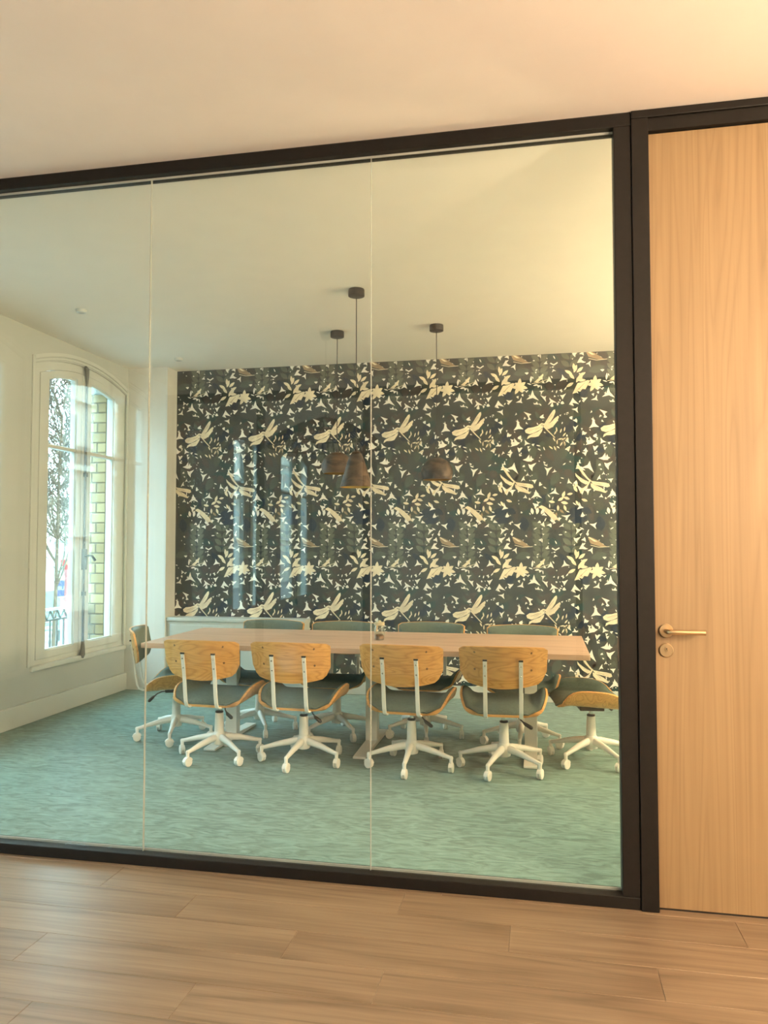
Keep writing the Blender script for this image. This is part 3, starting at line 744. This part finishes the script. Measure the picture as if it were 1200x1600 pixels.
# ================================================================== CHAIRS
def make_chair():
    ch = empty('office_chair')
    # seat: moulded ply pan with turned up sides
    NU, NV = 24, 16
    def prof(s):
        flat, Rr, am = 0.165, 0.075, R(66)
        if s <= flat: return s, 0.0
        t = (s - flat) / Rr
        if t <= am: return flat + Rr * math.sin(t), Rr * (1 - math.cos(t))
        e = s - flat - Rr * am
        return flat + Rr * math.sin(am) + e * math.cos(am), Rr * (1 - math.cos(am)) + e * math.sin(am)
    S0 = 0.165 + 0.075 * R(66) + 0.062
    def seat_grid(shrink=1.0, y0=-0.205, y1=0.235):
        g = []
        for i in range(NV + 1):
            v = i / NV; yv = y0 + (y1 - y0) * v
            ar = max(0.0, 1 - abs(2 * v - 1) ** 3.2) ** 0.55
            w = 0.150 + (S0 - 0.150) * ar
            row = []
            for j in range(NU + 1):
                u = -1 + 2 * j / NU; x, z = prof(abs(u) * w * shrink)
                zz = 0.392 + z + 0.028 * (v - 0.5)
                if v > 0.8: zz -= 0.028 * ((v - 0.8) / 0.2) ** 2
                row.append((math.copysign(x, u), yv, zz))
            g.append(row)
        return g
    g = seat_grid()
    MB().shell(g, lambda i, j: -0.013, lambda i, j: 0.0).build('seat_shell', 'ply', ch, angle=50)
    g2_ = seat_grid(0.985, -0.198, 0.240)
    def th(i, j):
        a = min(i, NV - i) / NV * 5; b = min(j, NU - j) / NU * 6
        return 0.012 + 0.030 * min(1, a) ** 0.5 * min(1, b) ** 0.5
    MB().shell(g2_, lambda i, j: 0.001, th).build('seat_cushion', 'felt', ch, angle=60)
    # backrest
    def back_grid(sx=1.0, zi=0.0, nu=22, nv=12):
        g = []
        for i in range(nv + 1):
            row = []
            for j in range(nu + 1):
                u = (-1 + 2 * j / nu); au = abs(u)
                zb = 0.548 + 0.045 * au ** 2 + (0.060 * (max(0, au - 0.80) / 0.20) ** 2.2)
                zt = 0.803 - 0.010 * au ** 2 - (0.012 * (max(0, au - 0.92) / 0.08) ** 2)
                z = zb + zi + (zt - zb - 2 * zi) * i / nv
                x = 0.250 * u * sx * (1 + 0.03 * (z - 0.65) / 0.15)
                yv = -0.268 - 0.20 * (z - 0.55) + 0.062 * (u * sx) ** 2
                row.append((x, yv, z))
            g.append(row)
        return g
    bs = MB().shell(back_grid(), lambda i, j: 0.0, lambda i, j: 0.013).build('back_shell', 'ply', ch, angle=50)
    bg = back_grid(0.985, 0.004)
    def tb_(i, j):
        a = min(i, 12 - i) / 12 * 4; b = min(j, 22 - j) / 22 * 6
        return -0.010 - 0.028 * min(1, a) ** 0.5 * min(1, b) ** 0.5
    MB().shell(bg, tb_, lambda i, j: -0.001).build('back_cushion', 'felt', ch, angle=60)
    def back_y(x, z): return -0.268 - 0.20 * (z - 0.55) + 0.062 * (x / 0.25) ** 2 - 0.0135
    pl = disc_y(0.0075, 0.004, -0.0015, n=12).mesh('oak_plug', 'plug')
    for sx in (-1, 1):
        for z in (0.765, 0.662): link('oak_plug', pl, bs, (sx * 0.165, back_y(0.165, z) - 0.001, z))
    # flat bars carrying the back
    for sx in (-1, 1):
        x = sx * 0.105; k = back_y(x, 0.7) - 0.006
        pts = [(x, back_y(x, 0.715) - 0.005, 0.715), (x, back_y(x, 0.64) - 0.005, 0.64), (x, back_y(x, 0.57) - 0.006, 0.57), (x, -0.268, 0.46), (x, -0.258, 0.405), (x, -0.246, 0.378), (x, -0.222, 0.366), (x, -0.18, 0.366), (x, -0.02, 0.370), (x * 0.75, 0.06, 0.374)]
        b = bevel(MB().bar(pts, 0.024, 0.010, (1, 0, 0)).build('back_bar', 'white', ch, smooth=False), 0.002)
        for z in (0.685, 0.625):
            disc_y(0.0055, 0.003, -0.0035, n=10).build('bolt', 'chrome', b, (x, back_y(x, z) - 0.0105, z))
        MB().box(x - 0.013, x + 0.013, back_y(x, 0.717) - 0.0115, back_y(x, 0.717) + 0.001, 0.712, 0.722).build('end_cap', 'plastic', b, smooth=False)
    bevel(MB().box(-0.09, 0.09, -0.07, 0.085, 0.338, 0.366).build('seat_mechanism', 'plastic', ch, smooth=False), 0.006)
    lv = MB().tube([(0.06, -0.03, 0.350), (0.085, -0.09, 0.348), (0.10, -0.12, 0.338), (0.122, -0.14, 0.322)], 0.0045, 8).build('lever', 'plastic', ch)
    MB().tube([(0.118, -0.137, 0.325), (0.13, -0.147, 0.317), (0.165, -0.165, 0.300), (0.172, -0.168, 0.297)], [0.006, 0.011, 0.012, 0.007], 10).build('lever_grip', 'plastic', lv)
    gl = MB().lathe([(0.0135, 0.290), (0.0135, 0.345)], 16).build('gas_lift', 'chrome', ch)
    MB().lathe([(0.024, 0.290), (0.0265, 0.292), (0.0265, 0.300), (0.022, 0.303)], 18).build('lift_collar', 'plastic', gl)
    co = MB().lathe([(0.034, 0.110), (0.0315, 0.16), (0.0275, 0.286), (0.026, 0.290)], 20).build('column', 'white', ch)
    MB().lathe([(0.026, 0.080), (0.040, 0.086), (0.044, 0.108), (0.044, 0.146), (0.034, 0.166)], 20).build('hub', 'white', co)
    # five arms with castors
    rr = random.Random(3)
    wheel = MB()
    ring = lambda rad, xx: [(xx, rad * math.cos(2 * math.pi * k / 20), rad * math.sin(2 * math.pi * k / 20)) for k in range(20)]
    wheel.rings([ring(0.012, 0.0155), ring(0.022, 0.0165), ring(0.0265, 0.0145), ring(0.0275, 0.011), ring(0.0275, 0.004), ring(0.0265, 0.002)])
    wme = wheel.mesh('wheel', 'white')
    hood = MB()
    hp = []
    for k in range(9):
        a = R(20 + 150 * k / 8); hp.append((0.033 * math.cos(a), 0.0275 + 0.033 * math.sin(a)))
    hood.prism_x(hp + [(-0.012, 0.03), (0.012, 0.03)], -0.013, 0.013)
    hme = hood.mesh('castor_hood', 'white')
    for k in range(5):
        arm = MB().tube([(0.028, 0, 0.133), (0.06, 0, 0.131), (0.15, 0, 0.116), (0.245, 0, 0.094), (0.272, 0, 0.089), (0.284, 0, 0.086)],
                        [0.019, 0.021, 0.0175, 0.0135, 0.012, 0.006], 12, ry=[0.024, 0.024, 0.019, 0.013, 0.012, 0.008]).build('base_arm', 'white', ch, rz=R(72 * k))
        MB().lathe([(0.011, 0.050), (0.011, 0.075), (0.013, 0.092), (0.009, 0.100)], 12, (0.272, 0, 0)).build('castor_stem', 'white', arm)
        ca = rr.uniform(0, 6.28)
        link('castor_hood', hme, arm, (0.272, 0, 0), ca)
        link('wheel', wme, arm, (0.272, 0, 0.0275), ca); w2 = link('wheel', wme, arm, (0.272, 0, 0.0275), ca + math.pi)
    return ch

chair = make_chair()
GRP = 'oak and felt swivel chairs around the meeting table'
CH = [  # x, y, yaw of the seat, direction of one base arm, label
    (-2.095, 1.70, -3, -112, 'oak backed swivel chair on the near side, leftmost of that row'),
    (-1.515, 1.71, -2, -96, 'oak backed swivel chair on the near side, second from the left'),
    (-0.81, 1.73, -5, -90, 'oak backed swivel chair on the near side, just right of the middle glass joint'),
    (-0.235, 1.78, 2, -108, 'oak backed swivel chair on the near side, rightmost of that row'),
    (-2.61, 2.12, -71, -145, 'swivel chair at the window end of the table, seen from its side'),
    (0.31, 2.08, 97, -128, 'swivel chair at the right table end, cut by the black post'),
    (-2.10, 2.46, 176, -60, 'swivel chair on the far side in front of the low white casing'),
    (-1.49, 2.45, 182, -50, 'swivel chair on the far side behind the small glass jar'),
    (-0.84, 2.52, 178, -80, 'swivel chair on the far side, second from the right'),
    (-0.14, 2.44, 180, -20, 'swivel chair on the far side, nearest the right table end'),
]
for i, (x, y, yaw, arm0, lab) in enumerate(CH):
    c = chair if i == 0 else copy_tree(chair)
    c.location = (x, y, 0); c.rotation_euler = (0, 0, R(yaw))
    tag(c, lab, 'chair', GRP)
    k = 0
    for p in c.children:
        if p.name.startswith('base_arm'):
            p.rotation_euler = (0, 0, R(arm0 - yaw + 72 * k)); k += 1

# ================================================================== JAR ON THE TABLE
jr = empty('glass_jar', (-1.10, 2.12, TZ)); tag(jr, 'small lidded glass jar with brown contents on the table', 'jar')
MB().lathe([(0.030, 0.001), (0.036, 0.006), (0.036, 0.085), (0.033, 0.095), (0.030, 0.1), (0.028, 0.098), (0.031, 0.09), (0.0335, 0.082), (0.0335, 0.008), (0.028, 0.004)], 22).build('jar_body', 'jar', jr)
MB().lathe([(0.026, 0.0075), (0.032, 0.009), (0.032, 0.030), (0.02, 0.040), (0.008, 0.037)], 18).build('jar_contents', 'spice', jr)
MB().lathe([(0.033, 0.101), (0.036, 0.103), (0.036, 0.120), (0.033, 0.123), (0.012, 0.125), (0.012, 0.132), (0.008, 0.135)], 22).build('jar_lid', 'lid', jr)

# ================================================================== PENDANT LAMPS
def dome(r, h):
    out = []
    for k in range(13):
        a = R(-28 + (90 + 28) * k / 12); out.append((max(0.006, r * math.cos(a)), h * 0.32 + h * 0.68 * math.sin(a)))
    return out
PEND = [  # x, y, z of the rim, profile (radius, height above rim), label
    (-1.212, 1.89, 1.785, [(0.110, 0.0), (0.108, 0.004), (0.088, 0.075), (0.066, 0.150), (0.046, 0.205), (0.026, 0.238), (0.008, 0.248)], 'cone shaped brown veined pendant lamp with gold lining, nearest the glass'),
    (-1.607, 2.871, 1.972, None, 'brown veined dome pendant lamp hanging behind the cone shaped one'),
    (-0.792, 2.846, 1.906, None, 'brown veined dome pendant lamp on its own at the right'),
]
for (x, y, z, pr, lab) in PEND:
    p = empty('pendant_lamp', (x, y, H)); tag(p, lab, 'pendant lamp', 'brown pendant lamps over the meeting table')
    if pr is None:
        hgt = 0.175; q = dome(0.125, hgt); zb = q[0][1]; pr = [(a, b - zb) for a, b in q]
    MB().lathe([(0.046, -0.050), (0.055, -0.046), (0.055, -0.003), (0.053, 0.0)], 24).build('canopy', 'dark', p)
    ztop = z - H + pr[-1][1]
    MB().tube([(0, 0, -0.048), (0, 0, ztop + 0.02)], 0.0032, 8).build('cord', 'dark', p)
    MB().lathe([(0.012, ztop - 0.004), (0.012, ztop + 0.022), (0.006, ztop + 0.030)], 14).build('cord_grip', 'dark', p)
    o = [(a, b + z - H) for a, b in pr]
    s = MB().lathe(o, 40, cap=False).build('lamp_shade', 'shade', p, angle=55)
    inn = [(max(0.003, a - 0.005), b - (0.004 if k > 1 else 0.0)) for k, (a, b) in enumerate(o)]
    MB().lathe(inn, 40, cap=False).build('shade_lining', 'gold', s, angle=55)
    MB().rings([[(rr_ * math.cos(2 * math.pi * k / 40), rr_ * math.sin(2 * math.pi * k / 40), o[0][1] + 0.0005) for k in range(40)] for rr_ in (o[0][0], inn[0][0])], closed=False).build('shade_rim', 'gold', s)
    MB().lathe([(0.004, ztop - 0.085), (0.020, ztop - 0.075), (0.026, ztop - 0.06), (0.020, ztop - 0.042), (0.012, ztop - 0.03), (0.012, ztop - 0.012)], 16).build('bulb', 'bulb', s)

# small ceiling spots
for (x, y, lab) in ((-3.305, 1.926, 'small white ceiling spot in front of the arched window'), (-3.285, 3.454, 'small white ceiling spot near the corner pilaster')):
    s = empty('ceiling_spot', (x, y, H)); tag(s, lab, 'ceiling spot', 'small ceiling spots')
    MB().lathe([(0.030, -0.024), (0.036, -0.020), (0.040, -0.004), (0.040, 0.0)], 24).build('spot_ring', 'woodwork', s)
    MB().lathe([(0.020, -0.0255), (0.022, -0.0235)], 20).build('spot_lens', 'gasket', s)

# ================================================================== ADDED FILL GLOBES, UNSEEN (both rooms, right of the frame)
for (x, y, om, lab) in ((2.3, -2.0, 'opal', 'added unseen opal globe filling the corridor with light, near the wooden door'), (2.3, -3.8, 'opal', 'added unseen opal globe filling the corridor with light, farther from the door'),
                        (2.4, 0.9, 'opal2', 'added unseen opal fill globe in the meeting room behind the wooden door'), (2.4, 2.6, 'opal2', 'added unseen opal fill globe in the far right of the meeting room')):
    p = empty('added_globe_lamp', (x, y, H)); tag(p, lab, 'pendant lamp', 'added opal fill globes out of view beyond the wooden door')
    MB().lathe([(0.05, -0.03), (0.055, -0.027), (0.055, 0.0)], 20).build('canopy', 'dark', p)
    MB().tube([(0, 0, -0.028), (0, 0, -0.92)], 0.004, 8).build('cord', 'dark', p)
    MB().lathe([(0.035, -0.96), (0.035, -0.92), (0.012, -0.90)], 16).build('globe_holder', 'dark', p)
    q = []
    for k in range(17):
        a = R(-90 + 168 * k / 16); q.append((max(0.004, 0.15 * math.cos(a)), -1.105 + 0.15 * math.sin(a)))
    MB().lathe(q, 24).build('globe', om, p)

# ================================================================== THE STREET
GZ = -2.1
tag(MB().box(-70, XO - 0.3, -80, 80, GZ - 0.1, GZ).build('ground', 'asphalt', smooth=False), 'grey street surface below the window', 'street', kind='structure')
# low pale building seen through the window
XF = -24.0
bd = empty('street_building', (XF, 32, GZ)); tag(bd, 'pale low building with green blinds seen through the window', 'building')
MB().box(-8, 0, -18, 22, 0, 5.6).build('wall', 'pale', bd, smooth=False)
MB().box(-8.2, 0.35, -18.2, 22.2, 5.6, 5.9).build('cornice', 'pale', bd, smooth=False)
MB().box(-8, 0.12, -18, 22, 0, 1.2).build('plinth', 'hedge', bd, smooth=False)
for k in range(-5, 7):
    yc = k * 3.0 + 0.18
    f = MB().box(0, 0.09, yc - 0.62, yc + 0.62, 1.82, 3.80).build('window_surround', 'signwhite', bd, smooth=False)
    for s in (-1, 1):
        MB().box(0.09, 0.11, yc + s * 0.28 - 0.25, yc + s * 0.28 + 0.25, 1.90, 3.15).build('pane', 'pane', f, smooth=False)
    MB().box(0.09, 0.12, yc - 0.54, yc + 0.54, 3.25, 3.74).build('blind', 'shutter', f, smooth=False)
    MB().box(0, 0.28, yc - 0.75, yc + 0.75, 1.68, 1.80).build('sill', 'signwhite', f, smooth=False)
# tall stone facade mirrored in the glass
fb = empty('stone_building', (XF, -30, GZ)); tag(fb, 'tall stone street front mirrored faintly in the glass', 'building')
MB().box(-8, 0, -42, 26, 0, 13).build('wall', 'stone', fb, smooth=False)
for z, d, h in ((3.9, 0.5, 0.28), (7.3, 0.9, 0.3), (11.0, 0.4, 0.25), (12.8, 0.8, 0.5)):
    MB().box(0, d, -42, 26, z, z + h).build('cornice', 'stone', fb, smooth=False)
MB().box(-6, 0.1, -42, 26, 13, 16).build('roof', 'slate', fb, smooth=False)
for k in range(-15, 10):
    yc = k * 2.7
    for z0, z1_ in ((0.9, 3.2), (4.5, 6.9), (7.9, 10.3)):
        f = MB().box(0, 0.12, yc - 0.8, yc + 0.8, z0 - 0.12, z1_ + 0.2).build('window_surround', 'pale', fb, smooth=False)
        for s in (-1, 1): MB().box(0.12, 0.14, yc + s * 0.3 - 0.27, yc + s * 0.3 + 0.27, z0, z1_).build('pane', 'pane', f, smooth=False)
rb_ = MB()
for k in range(-260, 160): rb_.box(0.78, 0.82, k * 0.16, k * 0.16 + 0.05, 7.6, 8.5)
rb_.box(0.76, 0.84, -41.8, 25.8, 8.5, 8.56)
tag(rb_.build('balcony_railing', 'iron', fb, smooth=False), kind='stuff')

# bare street tree
def make_tree(loc, seed, hgt):
    t = empty('street_tree', loc); rg = random.Random(seed); tr = MB(); br = MB()
    def limb(p, d, ln, r, depth, mb):
        pts = [p]; n = 12 if depth == 0 else 4
        for i in range(n):
            w_ = 0.02 if depth == 0 else 0.22; d = (d + Vector((rg.uniform(-w_, w_), rg.uniform(-w_, w_), rg.uniform(-.05, .14)))).normalized(); pts.append(pts[-1] + d * ln / n)
        rs = [max(0.0085, r * (1 - 0.55 * i / n)) for i in range(n + 1)]
        mb.tube(pts, rs, 6 if depth < 2 else 4)
        if depth >= 4: return
        kids = 34 if depth == 0 else rg.choice([3, 4, 4])
        for k in range(kids):
            i = rg.choice([1, 2, 3, 4]) if depth else rg.randint(5, 12)
            a = rg.uniform(0, 6.28); sp = rg.uniform(0.5, 1.0)
            nd = (d * 0.75 + Vector((math.cos(a) * sp, math.sin(a) * sp, rg.uniform(-.15, .5)))).normalized()
            limb(pts[i], nd, ln * rg.uniform(0.55, 0.8) * (0.34 if depth == 0 else 1), max(0.010, rs[i] * 0.62), depth + 1, br)
    limb(Vector((0, 0, 0)), Vector((0.01, 0.0, 1)), hgt, 0.05, 0, tr)
    tr.build('trunk', 'bark', t); tag(br.build('branches', 'bark', t), kind='stuff')
    return t
tag(make_tree((-10.0, 11.38, GZ), 5, 6.2), 'bare street tree with thin twigs outside the window', 'tree', 'bare street trees')
tag(make_tree((-18.5, 25.5, GZ), 11, 7.2), 'second bare street tree farther down the street', 'tree', 'bare street trees')

# bus stop sign
bs = empty('bus_sign', (-16, 20.62, GZ - 0.06), R(52)); tag(bs, 'blue bus stop sign with white border and lettering', 'sign')
MB().tube([(0, 0.032, 0.06), (0, 0.032, 2.30)], 0.03, 10).build('pole', 'gasket', bs)
bevel(MB().box(-0.235, 0.235, -0.012, 0.0, 1.76, 2.38).build('sign_border', 'letter', bs, smooth=False), 0.003)
sp = MB().box(-0.195, 0.195, -0.016, -0.0125, 1.80, 2.34).build('sign_panel', 'blue', bs, smooth=False)
cu = D.curves.new('lettering', 'FONT'); cu.body = 'BUS'; cu.size = 0.175; cu.align_x = 'CENTER'; cu.align_y = 'CENTER'; cu.extrude = 0.001; cu.offset = 0.002
to = D.objects.new('lettering_tmp', cu); COL.objects.link(to)
bpy.context.view_layer.update()
tm = D.meshes.new_from_object(to); D.objects.remove(to); tm.materials.clear(); tm.materials.append(M['letter'])
tl = link('lettering', tm, sp, (0, -0.0185, 2.07)); tl.rotation_euler = (R(90), 0, 0)

# red signal post
rp = empty('signal_post', (-15, 19.36, GZ), R(40)); tag(rp, 'red street post with amber lamp head above the bus sign', 'signal post')
MB().lathe([(0.10, 0), (0.09, 0.15), (0.065, 0.2), (0.06, 2.55), (0.085, 2.62), (0.085, 2.70)], 16).build('post', 'pink', rp)
MB().lathe([(0.085, 2.70), (0.13, 2.80), (0.19, 2.96), (0.19, 3.02), (0.10, 3.08), (0.02, 3.10)], 18).build('lamp_head', 'red', rp)
disc_y(0.085, 0.0, -0.03, n=16).build('lens', 'orange', rp, (0.03, -0.16, 2.93))
# green bicycle rack and bench stand at the kerb
for k, (x, y) in enumerate(((-17.5, 21.6), (-18.4, 23.4))):
    b = empty('street_bench', (x, y, GZ), R(60)); tag(b, ['green slatted street bench behind the bus sign', 'green slatted street bench farther back along the kerb'][k], 'bench', 'green street benches')
    for s in range(3): MB().box(-0.9, 0.9, -0.22 + s * 0.15, -0.10 + s * 0.15, 0.42, 0.46).build('seat_slat', 'hedge', b, smooth=False)
    for s in range(3): MB().box(-0.9, 0.9, 0.24, 0.28, 0.58 + s * 0.14, 0.68 + s * 0.14).build('back_slat', 'hedge', b, smooth=False)
    for sx in (-0.8, 0.8): MB().box(sx - 0.03, sx + 0.03, -0.2, 0.28, 0, 0.42).build('leg', 'iron', b, smooth=False)
    for sx in (-0.8, 0.8): MB().box(sx - 0.03, sx + 0.03, 0.2, 0.24, 0.42, 1.0).build('back_post', 'iron', b, smooth=False)

# ================================================================== WICKER PENDANT BESIDE THE CAMERA (seen mirrored)
wp = empty('wicker_pendant', (-1.68, -2.70, H)); tag(wp, 'wide dark wicker pendant beside the camera, mirrored over the wallpaper', 'pendant lamp')
MB().lathe([(0.028, -0.085), (0.034, -0.080), (0.058, -0.004), (0.058, 0.0)], 24).build('canopy', 'dark', wp)
MB().tube([(0, 0, -0.084), (0, 0, -0.72)], 0.0035, 8).build('cord', 'dark', wp)
rib = MB()
for k in range(56):
    a = 2 * math.pi * k / 56; c_, s_ = math.cos(a), math.sin(a)
    rib.tube([(0.03 * c_, 0.03 * s_, -0.72), (0.2 * c_, 0.2 * s_, -0.77), (0.38 * c_, 0.38 * s_, -0.86), (0.46 * c_, 0.46 * s_, -0.95)], 0.006, 5)
tag(rib.build('wicker_ribs', 'bark', wp), kind='stuff')
for r_, z_ in ((0.035, -0.72), (0.20, -0.775), (0.38, -0.865), (0.46, -0.95)):
    MB().tube([(r_ * math.cos(2 * math.pi * k / 40), r_ * math.sin(2 * math.pi * k / 40), z_) for k in range(41)], 0.008, 6).build('hoop', 'bark', wp)
MB().lathe([(0.02, -0.80), (0.035, -0.78), (0.03, -0.745), (0.012, -0.72)], 16).build('bulb', 'bulb', wp)
